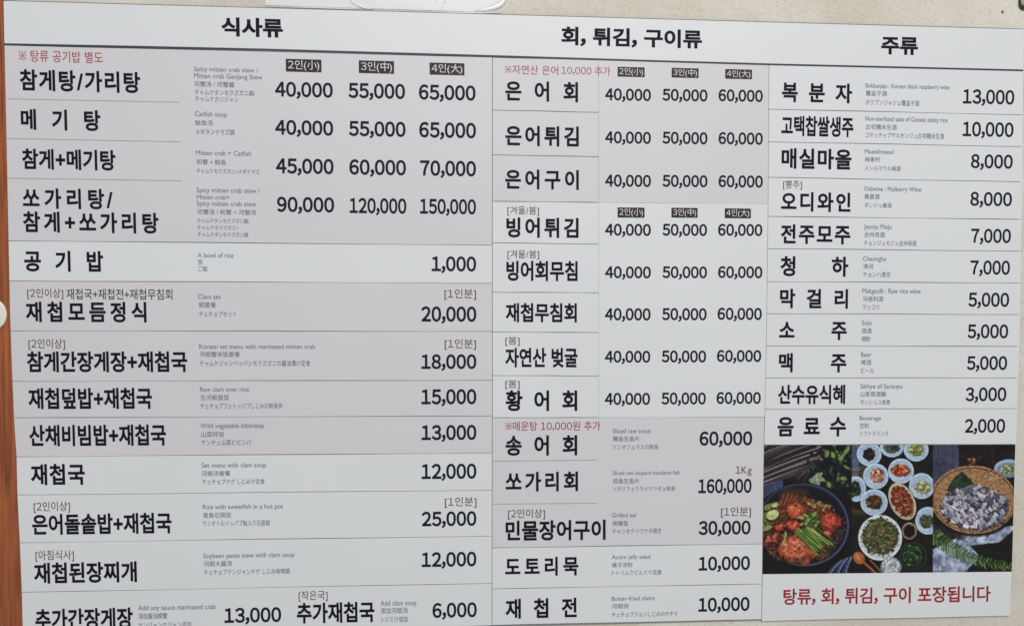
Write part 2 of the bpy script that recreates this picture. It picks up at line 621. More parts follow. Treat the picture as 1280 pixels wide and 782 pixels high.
s = s1('white', 618.2, 612.3, 677.9, 669.5)
note(s, '[2인이상]', 42, 626.4, 87.4, 640.2)
dish(s, '은어돌솥밥+재첩국', 40.2, 641, 214.5, 667.2)
note(s, '[1인분]', 556, 620.7, 595.6, 634.1)
price(s, '25,000', 527, 638.8, 595.5, 656.9)
translation(s, [('Rice with sweetfish in a hot pot', 253.3, 629.6, 354, 635.4), ('香鱼石锅饭', 253.7, 639.8, 289, 646.9), ('ウンオトルソッパプ鮎入り石釜飯', 253.6, 649.6, 337.5, 656.9)])

s = s1('white', 677.9, 669.5, 739.7, 728.6)
note(s, '[아침식사]', 44.3, 687, 92.3, 701.2)
dish(s, '재첩된장찌개', 42.3, 701.8, 171, 728)
price(s, '12,000', 527, 689.4, 595.5, 707.6)
translation(s, [('Soybean paste stew with clam soup', 254, 690.2, 368, 696.1), ('河蚬大酱汤', 254.5, 700.4, 290, 707.4), ('チェチョプテンジャンチゲ しじみ味噌鍋', 255, 710.3, 362, 717.6)])

s = s1('white', 739.7, 728.6, 797.5, 781)
dish(s, '추가간장게장', 44, 759.6, 166, 785.9)
price(s, '13,000', 280.5, 758.8, 351.5, 777.2)
note(s, '[작은국]', 373.2, 737.8, 409.5, 751)
dish(s, '추가재첩국', 371, 752, 468, 777.8)
price(s, '6,000', 540.5, 752.6, 596, 771)
translation(s, [('Add soy sauce marinated crab', 172.5, 755, 269.5, 761.2), ('添加酱油螃蟹', 173, 765.3, 209, 773), ('カンジャンケジャン追加', 173, 776.4, 239, 784.2)])
translation(s, [('Add clam soup', 475.5, 749.6, 520.5, 756), ('添加河蚬汤', 475.7, 758.8, 509.6, 766.3), ('シジミ汁追加', 475.7, 769.6, 509.6, 777)])

# ---- column 2: name strips on the left, price panels on the right
XM = 748.2


def s2(m, yl0, yr0, yl1, yr1, xr=XM, name='menu_strip'):
    return strip(name, board, M[m], M12, xr + .30 if xr == XM else xr, yl0, yr0, yl1, yr1, .36, .25)


def panel(m, yl0, yr0, yl1, yr1):
    return strip('price_panel', board, M[m], XM, M23, yl0, yr0, yl1, yr1, .05, .12)


s = s2('grey', 71.8, 75.2, 137.8, 140.6)
note(s, '※자연산 은어', 631, 82.0, 697.8, 93.3, 'softred', .002)
dish(s, '은어회', 631.7, 101.9, 722.5, 127.1)
s = s2('grey', 137.8, 140.6, 193.6, 196.1)
dish(s, '은어튀김', 631.7, 157.5, 723.5, 182.9)
s = s2('grey', 193.6, 196.1, 251.6, 253.1)
dish(s, '은어구이', 631.5, 212.1, 723.5, 236.8)
s = panel('grey', 75.2, 81.2, 253.1, 255.1)
# the red note runs on across the joint between the two pieces
note(s, '10,000 추가', 702, 83.2, 763, 94.4, 'softred', .002)
for t, a, b, c, d in (('2인(小)', 772, 84.1, 805.8, 96.3), ('3인(中)', 839.6, 85.4, 873.3, 97.4), ('4인(大)', 906.6, 86.9, 940, 98.9)):
    size_tag(s, t, a, b, c, d)
for y40, y50, y60 in (((111.1, 125.9), (111.7, 126.5), (112.3, 127.1)), ((164.6, 179.5), (165.1, 180.1), (165.7, 180.6)), ((218.5, 233.4), (218.9, 233.7), (219.3, 234.2))):
    price(s, '40,000', 756.4, y40[0], 813.7, y40[1])
    price(s, '50,000', 828, y50[0], 884.4, y50[1])
    price(s, '60,000', 898.2, y60[0], 953.6, y60[1])

s = s2('white', 251.6, 253.1, 303.4, 305.2)
note(s, '[겨울/봄]', 634.2, 257.8, 673.8, 269.7)
dish(s, '빙어튀김', 633, 271.9, 723.2, 297.2)
s = s2('white', 303.4, 305.2, 365.2, 365.8)
note(s, '[겨울/봄]', 634.3, 312.4, 674, 324.2)
dish(s, '빙어회무침', 633, 325.9, 722, 351.2)
s = s2('white', 365.2, 365.8, 414.7, 415.6)
dish(s, '재첩무침회', 632, 378.6, 721, 402.7)
s = s2('white', 414.7, 415.6, 469.2, 469.8)
note(s, '[봄]', 631.7, 420.6, 649.6, 432.2)
dish(s, '자연산 벚굴', 631.5, 434.5, 722, 459.1)
s = s2('white', 469.2, 469.8, 521.8, 521.6)
note(s, '[봄]', 631.7, 474.6, 649.6, 486.2)
dish(s, '황어회', 632, 487.5, 721.5, 513.4)
s = panel('white', 253.1, 255.1, 521.6, 521)
for t, a, b, c, d in (('2인(小)', 772, 259.4, 805.7, 272), ('3인(中)', 839.3, 259.8, 872, 272.1), ('4인(大)', 906, 260.6, 938.6, 272.8)):
    size_tag(s, t, a, b, c, d)
for dx, y40, y50, y60 in ((0, (279.8, 294.5), (279.9, 294.6), (280, 294.7)), (0, (332.9, 347.6), (332.9, 347.5), (332.8, 347.4)),
                          (-.4, (385.1, 400.2), (385, 400), (384.6, 399.6)), (-.9, (438.2, 452.9), (437.9, 452.6), (437.4, 452)), (-1.2, (490.8, 505.6), (490.3, 505.1), (489.7, 504.4))):
    price(s, '40,000', 756.4 + dx * .3, y40[0], 813.6 + dx * .8, y40[1])
    price(s, '50,000', 828 + dx, y50[0], 883.8 + dx * 1.2, y50[1])
    price(s, '60,000', 897.6 + dx * 1.6, y60[0], 953 + dx * 1.6, y60[1])

s = s2('grey', 521.8, 521, 684.3, 679.3, M23)
quad_line('divider', s, M['thin'], 616.5, 576, 746, 574.7, .75)
quad_line('divider', s, M['thin'], 616.5, 629.5, 746, 628.6, .75)
note(s, '※매운탕 10,000원 추가', 631.7, 526.4, 750.5, 538.2, 'red', .002)
dish(s, '송어회', 632, 543.7, 721.5, 569)
dish(s, '쏘가리회', 632, 589.2, 722.5, 613.8)
note(s, '[2인이상]', 635, 635.6, 681.3, 648.6)
dish(s, '민물장어구이', 632, 649.6, 757, 674.9)
price(s, '60,000', 874.5, 538.9, 940.3, 556.3)
note(s, '1Kg', 919.5, 582.2, 939.7, 594.3)
price(s, '160,000', 873, 598.2, 939.5, 615.7)
note(s, '[1인분]', 901.3, 633.1, 938.8, 646.4)
price(s, '30,000', 873.3, 650.5, 938.3, 667.6)
translation(s, [('Sliced raw trout', 766, 535.2, 813.7, 541), ('鳟鱼生鱼片', 766, 544.6, 799.3, 551.4), ('ソンオフェマスの刺身', 766, 554.9, 823, 561.7)])
translation(s, [('Sliced raw leopard mandarin fish', 766, 587.9, 849.5, 592.8), ('桂鱼生鱼片', 766, 597.2, 799, 604), ('ソガリフェウライケツギョ刺身', 766, 607.1, 844, 613.6)])
translation(s, [('Grilled eel', 765, 640.5, 795, 646), ('烤鳗鱼', 765.5, 650.2, 785.3, 657), ('チャンオクイウナギ焼き', 765.5, 659.8, 826.6, 666.6)])
s = s2('white', 684.3, 679.3, 735.5, 729.3, M23)
dish(s, '도토리묵', 631.5, 695.5, 723, 719.3)
price(s, '10,000', 873.3, 694.9, 937.5, 712.1)
translation(s, [('Acorn jelly salad', 764.7, 692.6, 813, 697.9), ('橡子凉粉', 765, 702.3, 791, 708.6), ('トトリムクどんぐり豆腐', 765, 711.8, 827, 718.2)])
s = s2('white', 735.5, 729.3, 780.8, 773.6, M23)
dish(s, '재첩전', 631.7, 747, 721, 772)
price(s, '10,000', 873, 746.1, 937, 763.3)
translation(s, [('Butter-fried clams', 764.7, 744.4, 818.5, 749.7), ('河蚬饼', 764.8, 753.8, 786, 760.2), ('チェチョプジョンしじみのチヂミ', 764.8, 763.8, 847, 770.2)])

# ---- column 3
B3 = [(81.2, 88.8), (136.6, 143.7), (177.4, 183.4), (221.6, 227.4), (270.5, 274.2), (310.7, 313.9), (351.8, 353.7), (391.9, 393), (432.2, 432.8), (472, 472.2), (511.4, 510.4), (555.6, 554.9)]
ROWS3 = [
    ('복분자', (977.5, 103.7, 1065.3, 128.5), '13,000', (1203.7, 112.3, 1268, 130.2), None,
     [('Bokbunjaju : Korean black raspberry wine', 1082, 105.2, 1187, 110.8), ('覆盆子酒', 1082, 113.5, 1108.7, 120.2), ('ボクブンジャジュ覆盆子酒', 1082, 125, 1149, 132.2)]),
    ('고택찹쌀생주', (976.8, 145.3, 1066.8, 170.8), '10,000', (1203.5, 152.8, 1267, 170.9), None,
     [('Non-sterilized sake of Gotaek sticky rice', 1081.7, 146.3, 1184.5, 152), ('古宅糯米生酒', 1082, 155.5, 1121, 162.2), ('コテッチャプサルセンジュ古宅糯米生酒', 1082, 166, 1180, 173)]),
    ('매실마을', (977, 185.9, 1064.5, 211.5), '8,000', (1213.8, 193.2, 1266, 210.5), None,
     [('Maesilmaeul', 1081, 186.7, 1117, 192.2), ('梅果村', 1081, 196.1, 1100, 202.6), ('メシルマウル梅酒', 1081, 207.2, 1125.7, 213.6)]),
    ('오디와인', (976.3, 240.3, 1063.2, 264.6), '8,000', (1213, 240.2, 1265, 257.4), ('[뽕주]', 978.8, 225.8, 1002.6, 237.2),
     [('Odiwine : Mulberry Wine', 1080.5, 233.3, 1151.7, 239.1), ('桑葚酒', 1080.5, 242.3, 1099.5, 249.1), ('ポンジュ桑酒', 1080.5, 253.3, 1114.5, 259.8)]),
    ('전주모주', (976, 280.6, 1063, 305), '7,000', (1214, 286, 1263.7, 303.4), None,
     [('Jeonju Moju', 1080, 280.2, 1114.6, 286), ('全州母酒', 1080, 289.9, 1106, 296.6), ('チョンジュモジュ全州母酒', 1080, 300.4, 1145.5, 307.2)]),
    ('청하', (975.5, 320.3, 1060.5, 345.5), '7,000', (1213.3, 325.6, 1262.5, 343), None,
     [('Cheongha', 1079, 320.3, 1107.8, 326), ('清河', 1079, 329.7, 1091.7, 336.2), ('チョンハ清河', 1079, 339.6, 1112.8, 346.5)]),
    ('막걸리', (975, 361, 1060, 385.4), '5,000', (1210.5, 365.7, 1261.5, 383.2), None,
     [('Makgeolli : Raw rice wine', 1078, 360.4, 1150.8, 366.5), ('马格利酒', 1078.5, 370, 1104, 376.7), ('マッコリ', 1078, 380.6, 1099, 387.2)]),
    ('소주', (974, 402.1, 1058.5, 424.7), '5,000', (1209.5, 405.3, 1260.3, 422.5), None,
     [('Soju', 1077.3, 400.2, 1089.5, 406), ('烧酒', 1077.5, 409.8, 1089.5, 416.7), ('焼酎', 1077, 420, 1088, 426.7)]),
    ('맥주', (973.7, 441, 1058, 465.2), '5,000', (1208.7, 444.9, 1259, 462), None,
     [('Beer', 1076.4, 439.9, 1089.5, 445.8), ('啤酒', 1076.4, 449.2, 1089, 456.2), ('ビール', 1076.4, 459.4, 1092.4, 466.2)]),
    ('산수유식혜', (972.5, 480.6, 1056.5, 504.8), '3,000', (1207, 484, 1258, 501), None,
     [('Sikhye of Sansuyu', 1075.5, 479.4, 1128, 485.2), ('山茱萸酒糖', 1075.5, 489, 1107.4, 495.7), ('サンシュユ食恵', 1075.5, 499, 1112.8, 505.6)]),
    ('음료수', (972, 520.7, 1057.5, 545.2), '2,000', (1206, 523.4, 1256.5, 540.4), None,
     [('Beverage', 1074.5, 519.3, 1101.3, 524.8), ('饮料', 1074.7, 528.4, 1086.4, 535.2), ('ソフトドリンク', 1074.5, 538.2, 1110.5, 544.8)]),
]
for i, (nm, nq, pr, pq, nt, tr) in enumerate(ROWS3):
    s = strip('menu_strip', board, M['white'], M23, RIGHT, B3[i][0], B3[i][1], B3[i + 1][0], B3[i + 1][1], .36, .3)
    dish(s, nm, *nq)
    price(s, pr, *pq, off=.027)
    if nt:
        note(s, *nt)
    translation(s, tr)

# takeaway notice below the printed photograph
s = strip('menu_strip', board, M['white'], M23, RIGHT, 555.6, 554.9, 776, 769.2, .36, .3)
write('notice', s, '탕류, 회, 튀김, 구이 포장됩니다', 979.3, 733.4, 1238.4, 754.2, M['red'], .020, 5)
PHOTO_STRIP = s


# ------------------------------------------------------------------ the printed food photograph (flat print, painted with numpy into the print's own colours)
PX0, PY0, PW, PH, SS = 951.0, 553.0, 320, 167, 3
img = np.zeros((PH * SS, PW * SS, 3))
GY, GX = np.mgrid[0:PH * SS, 0:PW * SS]
GX = GX / SS + PX0
GY = GY / SS + PY0


def vnoise(scale, seed, octv=3):
    """smooth value noise over the print, about -1..1"""
    r = np.random.default_rng(seed)
    out = np.zeros_like(GX)
    amp = 1.0
    for o in range(octv):
        n = 256
        t = r.random((n, n)) * 2 - 1
        x, y = (GX - PX0) / scale + 40.3, (GY - PY0) / scale + 17.7
        xi, yi = np.floor(x).astype(int), np.floor(y).astype(int)
        fx, fy = x - xi, y - yi
        fx, fy = fx * fx * (3 - 2 * fx), fy * fy * (3 - 2 * fy)
        a = t[yi % n, xi % n] * (1 - fx) + t[yi % n, (xi + 1) % n] * fx
        b = t[(yi + 1) % n, xi % n] * (1 - fx) + t[(yi + 1) % n, (xi + 1) % n] * fx
        out += amp * (a * (1 - fy) + b * fy)
        amp *= .55
        scale = scale / 2
    return out / 1.6


N1, N2, N3, N4 = vnoise(5, 1), vnoise(2.2, 2), vnoise(12, 3), vnoise(1.3, 4, 2)
CLIP = [None]


ALL = (slice(0, PH * SS), slice(0, PW * SS))


def window(x0, y0, x1, y1):
    """the part of the print that a shape can touch"""
    i0, i1 = int((x0 - PX0) * SS) - 1, int((x1 - PX0) * SS) + 2
    j0, j1 = int((y0 - PY0) * SS) - 1, int((y1 - PY0) * SS) + 2
    c = lambda v, n: max(0, min(n, v))
    return (slice(c(j0, PH * SS), c(j1, PH * SS)), slice(c(i0, PW * SS), c(i1, PW * SS)))


def blend(mask, col, a=1.0):
    sl, m = mask
    m = np.clip(m, 0, 1) * a
    if CLIP[0] is not None:
        m = m * CLIP[0][sl]
    m = m[..., None]
    img[sl] = img[sl] * (1 - m) + np.asarray(col, float) * m


def whole(mask):
    out = np.zeros_like(GX)
    out[mask[0]] = mask[1]
    return out


def within(mask, full):
    return (mask[0], mask[1] * full[mask[0]])


def ell(cx, cy, rx, ry, ang=0, soft=.5, rag=0, nz=None):
    e = max(rx, ry) * (1 + rag * 1.2) + soft + 1
    sl = window(cx - e, cy - e, cx + e, cy + e)
    c, s_ = math.cos(ang), math.sin(ang)
    dx, dy = GX[sl] - cx, GY[sl] - cy
    x, y = (dx * c + dy * s_) / rx, (-dx * s_ + dy * c) / ry
    d = np.sqrt(x * x + y * y)
    if rag:
        d = d + rag * (N2 if nz is None else nz)[sl]
    return sl, np.clip((1 - d) * min(rx, ry) / soft + .5, 0, 1)


def seg(x0, y0, x1, y1, w, bend=0):
    e = w + abs(bend) + 1
    sl = window(min(x0, x1) - e, min(y0, y1) - e, max(x0, x1) + e, max(y0, y1) + e)
    gx, gy = GX[sl], GY[sl]
    dx, dy = x1 - x0, y1 - y0
    L = math.hypot(dx, dy)
    t = np.clip(((gx - x0) * dx + (gy - y0) * dy) / (L * L), 0, 1)
    px, py = x0 + t * dx - dy / L * bend * 4 * t * (1 - t), y0 + t * dy + dx / L * bend * 4 * t * (1 - t)
    d = np.hypot(gx - px, gy - py)
    return sl, np.clip((w / 2 - d) / .4 + .5, 0, 1)


def poly(pts, soft=.4):
    """convex polygon mask, any winding"""
    a = 0
    n = len(pts)
    for i in range(n):
        a += pts[i][0] * pts[(i + 1) % n][1] - pts[(i + 1) % n][0] * pts[i][1]
    sg = 1 if a > 0 else -1
    sl = window(min(p[0] for p in pts) - 1, min(p[1] for p in pts) - 1, max(p[0] for p in pts) + 1, max(p[1] for p in pts) + 1)
    m = np.full_like(GX[sl], 1e9)
    for i in range(n):
        x0, y0 = pts[i]
        x1, y1 = pts[(i + 1) % n]
        L = math.hypot(x1 - x0, y1 - y0) + 1e-9
        m = np.minimum(m, sg * ((x1 - x0) * (GY[sl] - y0) - (y1 - y0) * (GX[sl] - x0)) / L)
    return sl, np.clip(m / soft + .5, 0, 1)


def tex(mask, c0, c1, nz, gain=.7, a=1.0):
    f = np.clip(.5 + gain * nz[mask[0]], 0, 1)[..., None]
    blend(mask, np.asarray(c0, float) * (1 - f) + np.asarray(c1, float) * f, a)


R = random.Random(5)


def bits(mask_xy, n, size, cols, elong=1.6, dark=None):
    """scatter n short strokes / chunks inside an ellipse"""
    cx, cy, rx, ry, ang = mask_xy
    for i in range(n):
        r, th = math.sqrt(R.random()), R.random() * 6.283
        ex, ey = rx * r * math.cos(th), ry * r * math.sin(th)
        x = cx + ex * math.cos(ang) - ey * math.sin(ang)
        y = cy + ex * math.sin(ang) + ey * math.cos(ang)
        a = R.random() * 3.14
        l = size * (.6 + .8 * R.random())
        if dark is not None:
            blend(ell(x + .4, y + .5, l * elong * .55, l * .55, a, .6), dark, .8)
        blend(ell(x, y, l * elong * .5, l * .5, a, .6), cols[R.randrange(len(cols))], .9)


A = lambda X, Y: (950 + X / 4.6, 552 + Y / 4.6)
Bp = lambda X, Y: (1055 + X / 4.6, 552 + Y / 4.6)
Cp = lambda X, Y: (1160 + X / 4.6, 552 + Y / 4.6)
k = 1 / 4.6

# --- left third: crab stew
CLIP[0] = (GX < 1064.8).astype(float)
tex((ALL, np.ones_like(GX)), (12, 12, 16), (30, 28, 32), N3)
for i in range(46):                                            # bundle of twigs
    u = i / 45
    x0, y0 = A(15, 20 + 240 * u + R.uniform(-8, 8))
    x1, y1 = A(150 + 250 * min(1, u * 1.35) + R.uniform(-20, 20), -20 + 150 * u * u + R.uniform(-10, 14))
    g = R.choice([(122, 108, 106), (74, 68, 76), (142, 126, 122), (50, 46, 56), (88, 74, 70), (30, 28, 38)])
    blend(seg(x0, y0, x1, y1, R.uniform(.8, 1.9), R.uniform(-2.5, .5)), g, .85)
for i in range(11):
    x0, y0 = A(R.uniform(150, 260), R.uniform(195, 235))
    x1, y1 = A(R.uniform(300, 370), R.uniform(90, 150))
    blend(seg(x0, y0, x1, y1, 1.0, -1), R.choice([(98, 84, 80), (58, 52, 58)]), .8)
for i in range(9):                                             # blue striped cloth at the pot's left
    x0, y0 = A(10, 255 + i * 9)
    x1, y1 = A(130, 225 + i * 4)
    blend(seg(x0, y0, x1, y1, 1.1, -1), [(96, 112, 146), (52, 60, 88)][i % 2], .9)
tex(ell(*A(420, 170), 26, 27, 0, 3, .5), (14, 15, 22), (34, 40, 40), N1)
for i in range(120):                                           # leaves and dark berries
    x, y = A(R.gauss(430, 62), R.gauss(140, 78))
    c = R.choice([(84, 106, 58), (60, 80, 44), (116, 136, 92), (30, 34, 46), (18, 20, 30), (36, 40, 52), (14, 14, 20), (20, 22, 34), (44, 52, 70), (24, 27, 40), (52, 66, 44), (16, 18, 26)])
    blend(ell(x, y, R.uniform(1.4, 4.2), R.uniform(1, 2.2), R.random() * 3.1, .6), c, .88)
for X, Y in ((320, 205), (340, 190), (300, 225), (350, 215), (330, 235)):
    blend(ell(*A(X, Y), 5, 3, R.random() * 3, 1, .4), (150, 168, 138), .8)
for X, Y in ((490, 60), (505, 40), (470, 90), (385, 70), (480, 210), (395, 245), (420, 75)):
    blend(ell(*A(X, Y), 4.4, 2.4, R.random() * 3, .7), (128, 152, 80), .85)
STEW = CLIP[0]
pot = A(252, 478)
blend(ell(*pot, 58.5, 53.2, .1, .8), (10, 11, 17))
blend(ell(pot[0] - .5, pot[1] - .5, 57.2, 51.6, .1, .8), (74, 86, 116))
blend(ell(pot[0] - 1.2, pot[1] - .8, 55.6, 49.8, .1, .8), (36, 42, 60))
blend(ell(pot[0] - 1.6, pot[1] + .2, 54.4, 48.2, .1, .8), (22, 24, 32))
tex(ell(*A(225, 510), 51, 42.5, .1, 1.2, .05), (50, 36, 26), (128, 92, 56), N1)
tex(ell(*A(190, 300), 20, 8, -.1, 2, .3), (64, 48, 34), (92, 70, 48), N2, a=.7)

CLIP[0] = STEW * whole(ell(pot[0] - 1.4, pot[1] - .2, 54.6, 48.6, .1, .8))


def crab(X, Y, rx, ry, ang, c):
    x, y = A(X, Y)
    c = np.array(c, float)
    rx, ry = rx * k, ry * k
    for q in range(7):                                         # legs
        for sd in (0, math.pi):
            a_ = ang + sd + (q - 3) * .33
            x1, y1 = x + rx * math.cos(a_) * 1.5, y + ry * math.sin(a_) * 1.5 + 1
            blend(seg(x, y + 1, x1 + .4, y1 + .8, 2.6, R.uniform(-2, 2)), (36, 16, 12), .8)
            blend(seg(x, y, x1, y1, 1.6, R.uniform(-2, 2)), c * R.uniform(.55, .95), .9)
    blend(ell(x + .8, y + 1.6, rx * 1.1, ry * 1.16, ang, 1.2, .2), (30, 13, 10), .95)
    tex(ell(x, y, rx, ry, ang, .8, .22), c * .55, c * 1.05, N1, 1.0)
    tex(ell(x - rx * .12, y - ry * .16, rx * .78, ry * .72, ang, 2.5, .2), c * .9, np.minimum(255, c * 1.22 + 8), N2, 1.0, .85)
    n = int(rx * ry * .07) + 3
    bits((x, y, rx * .85, ry * .8, ang), n, 1.6, [c * .5, c * .66], 1.8)
    bits((x - rx * .1, y - ry * .15, rx * .7, ry * .62, ang), n // 2 + 2, 3.0, [np.minimum(255, c * 1.15 + 14), np.minimum(255, c * 1.1 + 24)], 1.5)
    bits((x - rx * .2, y - ry * .3, rx * .5, ry * .4, ang), max(3, n // 3), 1.4, [np.minimum(255, c * .8 + 100)], 1.9)


for X0, Y0, X1, Y1 in ((110, 370, 140, 300), (135, 375, 165, 298), (160, 360, 190, 300), (185, 345, 215, 305), (95, 395, 130, 330), (240, 350, 262, 318)):
    blend(seg(*A(X0, Y0), *A(X1, Y1), 3.4, .8), (104, 46, 32))
    blend(seg(*A(X0 - 4, Y0 - 4), *A(X1 - 4, Y1), 1.2, .8), (164, 92, 64))
crab(215, 395, 66, 50, .2, (158, 76, 50))
bits((*A(350, 370), 17, 5.5, .25), 46, 2.3, [(178, 134, 92), (142, 100, 66), (196, 160, 116), (116, 78, 52)], 1.9, (50, 34, 24))
crab(405, 462, 58, 60, .6, (152, 64, 46))
crab(390, 530, 30, 18, .3, (140, 58, 42))
crab(125, 488, 38, 26, -.2, (156, 64, 44))
crab(190, 480, 42, 34, .3, (160, 66, 46))
for X, Y, L_, w in ((88, 560, 100, 34), (46, 580, 100, 30), (28, 610, 70, 24)):
    crab(X, Y, w * .6, L_ * .5, .25, (144, 62, 44))
crab(212, 622, 108, 82, .15, (164, 88, 60))
for i in range(40):
    x, y = A(R.uniform(410, 490), R.uniform(500, 610))
    blend(ell(x, y, R.uniform(1, 3), R.uniform(.6, 1.2), R.random() * 3, .5), R.choice([(30, 36, 34), (54, 64, 52), (84, 92, 84), (18, 20, 22)]), .8)
for X, Y, rx, ry, c in ((72, 418, 38, 28, (196, 200, 140)), (50, 372, 32, 16, (128, 142, 76)), (86, 362, 22, 14, (170, 178, 118)), (30, 470, 18, 34, (150, 150, 74)), (40, 496, 32, 12, (164, 158, 84)), (20, 430, 12, 40, (96, 120, 54))):
    blend(ell(*A(X, Y + 6), rx * k * 1.15, ry * k * 1.2, -.4, .8), (34, 40, 22), .8)
    tex(ell(*A(X, Y), rx * k, ry * k, -.4, .7, .12), np.array(c) * .75, np.array(c) * 1.1, N2)
for i in range(60):                                            # chopped greens
    x, y = A(R.gauss(278, 30), R.gauss(448, 22))
    blend(ell(x, y, R.uniform(1.6, 4), R.uniform(.7, 1.5), R.gauss(-.4, .5), .5), R.choice([(82, 122, 52), (118, 154, 74), (52, 84, 38), (146, 176, 100), (40, 62, 30)]), .9)
for i in range(20):                                            # spring onion stalks
    o = R.uniform(-1, 1)
    x0, y0 = A(250 + 50 * o + R.uniform(-25, 10), 505 + 14 * -o + R.uniform(-14, 10))
    x1, y1 = A(360 + 46 * o + R.uniform(-26, 20), 606 - 30 * o + R.uniform(-22, 26))
    blend(seg(x0 + .5, y0 + .6, x1 + .5, y1 + .6, 1.7, R.uniform(-1, 1)), (36, 48, 24), .7)
    blend(seg(x0, y0, x1, y1, 1.3, R.uniform(-1, 1)), R.choice([(128, 160, 78), (98, 136, 58), (164, 186, 112), (74, 110, 46)]), .95)
blend(seg(*A(130, 590), *A(148, 520), 2, 1), (150, 160, 84))
CLIP[0] = STEW
for i in range(9):                                             # striped cloth at lower right
    x0, y0 = A(380 + i * 16, 770)
    x1, y1 = A(470 + i * 9, 650 - i * 4 + 30)
    blend(seg(x0, y0, x1, y1, 1.6, -1.5), [(86, 106, 150), (150, 166, 196), (34, 42, 70)][i % 3], .75)

# --- middle third: side dishes
CLIP[0] = ((GX >= 1064.8) & (GX < 1166.3)).astype(float)
tex((ALL, np.ones_like(GX)), (18, 17, 20), (40, 36, 36), N3)
tex(ell(*Bp(50, 90), 9, 30, 0, 3, .2), (70, 80, 104), (98, 108, 132), N1)
for i in range(16):
    x0, y0 = Bp(40, 150 + i * 5)
    x1, y1 = Bp(125, 130 + i * 8)
    blend(seg(x0, y0, x1, y1, .8, 1), R.choice([(138, 118, 100), (92, 80, 72), (60, 54, 54)]), .8)
for X in (160, 300, 395, 470):
    blend(seg(*Bp(X, 0), *Bp(X + 6, 760), .8), (60, 54, 54), .6)
for i in range(10):
    x0, y0 = Bp(40, 375 + i * 4)
    blend(seg(x0, y0, x0 + 18, y0 + 4, .7, 1), R.choice([(110, 88, 70), (60, 48, 42)]), .7)


def bowl(X, Y, rx, ry, food, fx, fy, ang=0, rim=(186, 202, 218), inner=(150, 170, 192), n=26, sz=2.4, off=(0, 3)):
    x, y = Bp(X, Y)
    blend(ell(x + .8, y + 1.4, rx * k * 1.04, ry * k * 1.05, ang, 1.4), (8, 8, 10), .85)
    blend(ell(x, y, rx * k, ry * k, ang, .7), rim)
    blend(ell(x, y + .3, rx * k * .91, ry * k * .90, ang, .8), inner)
    blend(ell(x - rx * k * .25, y + ry * k * .32, rx * k * .55, ry * k * .4, ang, 4), rim, .5)
    fx_, fy_ = x + off[0] * k, y + off[1] * k
    d = np.array(food[0])
    tex(ell(fx_, fy_, fx * k, fy * k, ang, 1, .22), d * .5, d * .95, N2)
    bits((fx_, fy_, fx * k * .82, fy * k * .82, ang), n, sz, food, 1.8, d * .35)


bowl(145, 70, 71, 69, [(34, 28, 28), (52, 42, 40), (22, 18, 18), (78, 58, 52)], 36, 34)
bowl(275, 27, 68, 60, [(96, 102, 92), (70, 76, 66), (124, 128, 112), (46, 50, 46)], 46, 34)
bowl(415, 45, 71, 66, [(160, 162, 84), (190, 190, 126), (110, 124, 58), (206, 204, 160)], 46, 36, off=(0, 0))
bowl(183, 197, 73, 73, [(186, 118, 92), (208, 156, 128), (160, 84, 58), (222, 190, 164)], 40, 40, off=(8, -4))
bowl(328, 167, 74, 72, [(176, 74, 46), (204, 112, 70), (140, 46, 32), (222, 150, 110)], 56, 36, off=(-2, -2))
bowl(447, 253, 73, 74, [(170, 170, 112), (196, 196, 142), (132, 134, 84), (210, 208, 170)], 46, 36, off=(6, 8))
bowl(70, 270, 57, 73, [(46, 62, 40), (32, 42, 30), (74, 88, 52), (96, 100, 70)], 34, 44, off=(-6, 2))
bowl(173, 347, 78, 76, [(112, 82, 48), (82, 58, 34), (140, 110, 70), (50, 38, 26)], 48, 44, off=(0, -2))
bowl(482, 452, 72, 79, [(104, 104, 82), (82, 82, 64), (132, 130, 110), (60, 60, 50)], 42, 40, off=(-8, 2))
bowl(335, 341, 70, 113, [(150, 72, 46), (176, 98, 66), (104, 48, 32), (196, 134, 100)], 56, 92, -.45, (196, 178, 152), (170, 148, 122), 120, 2.4)
bowl(208, 550, 126, 131, [(100, 112, 68), (76, 88, 50), (128, 138, 92), (58, 68, 40), (140, 146, 108), (150, 104, 62)], 106, 110, 0, (204, 208, 208), (176, 184, 184), 340, 2.0, (0, -6))
bits((*Bp(208, 540), 15, 14, 0), 14, 1.5, [(168, 96, 54), (150, 80, 46)])
bowl(376, 511, 43, 48, [(38, 22, 20), (46, 26, 22)], 31, 35, 0, (178, 158, 136), (110, 84, 66), 4, 1.5, (0, 1))
blend(ell(*Bp(398, 655), 77 * k, 80 * k, 0, 1), (62, 64, 66))
blend(ell(*Bp(398, 655), 71 * k, 74 * k, 0, 1), (26, 28, 28))
bits((*Bp(396, 655), 58 * k, 62 * k, 0), 170, 1.9, [(58, 92, 48), (84, 122, 66), (40, 66, 36), (108, 140, 88), (30, 48, 28)], 1.9, (18, 28, 18))
blend(ell(*Bp(270, 717), 60 * k, 58 * k, 0, 1, .05), (120, 128, 132))
bits((*Bp(270, 717), 52 * k, 52 * k, 0), 150, 1.3, [(206, 210, 208), (184, 190, 190), (224, 226, 224), (150, 156, 158)], 1.6)
blend(seg(*Bp(100, 690), *Bp(190, 760), 3.6), (38, 24, 18))
blend(seg(*Bp(104, 682), *Bp(186, 756), 2.6), (156, 94, 58))
blend(seg(*Bp(150, 678), *Bp(225, 756), 2.2), (120, 84, 58))
blend(ell(*Bp(86, 666), 31 * k, 38 * k, -.6, .8), (158, 94, 56))
blend(ell(*Bp(80, 658), 15 * k, 20 * k, -.6, 2), (196, 132, 88), .7)

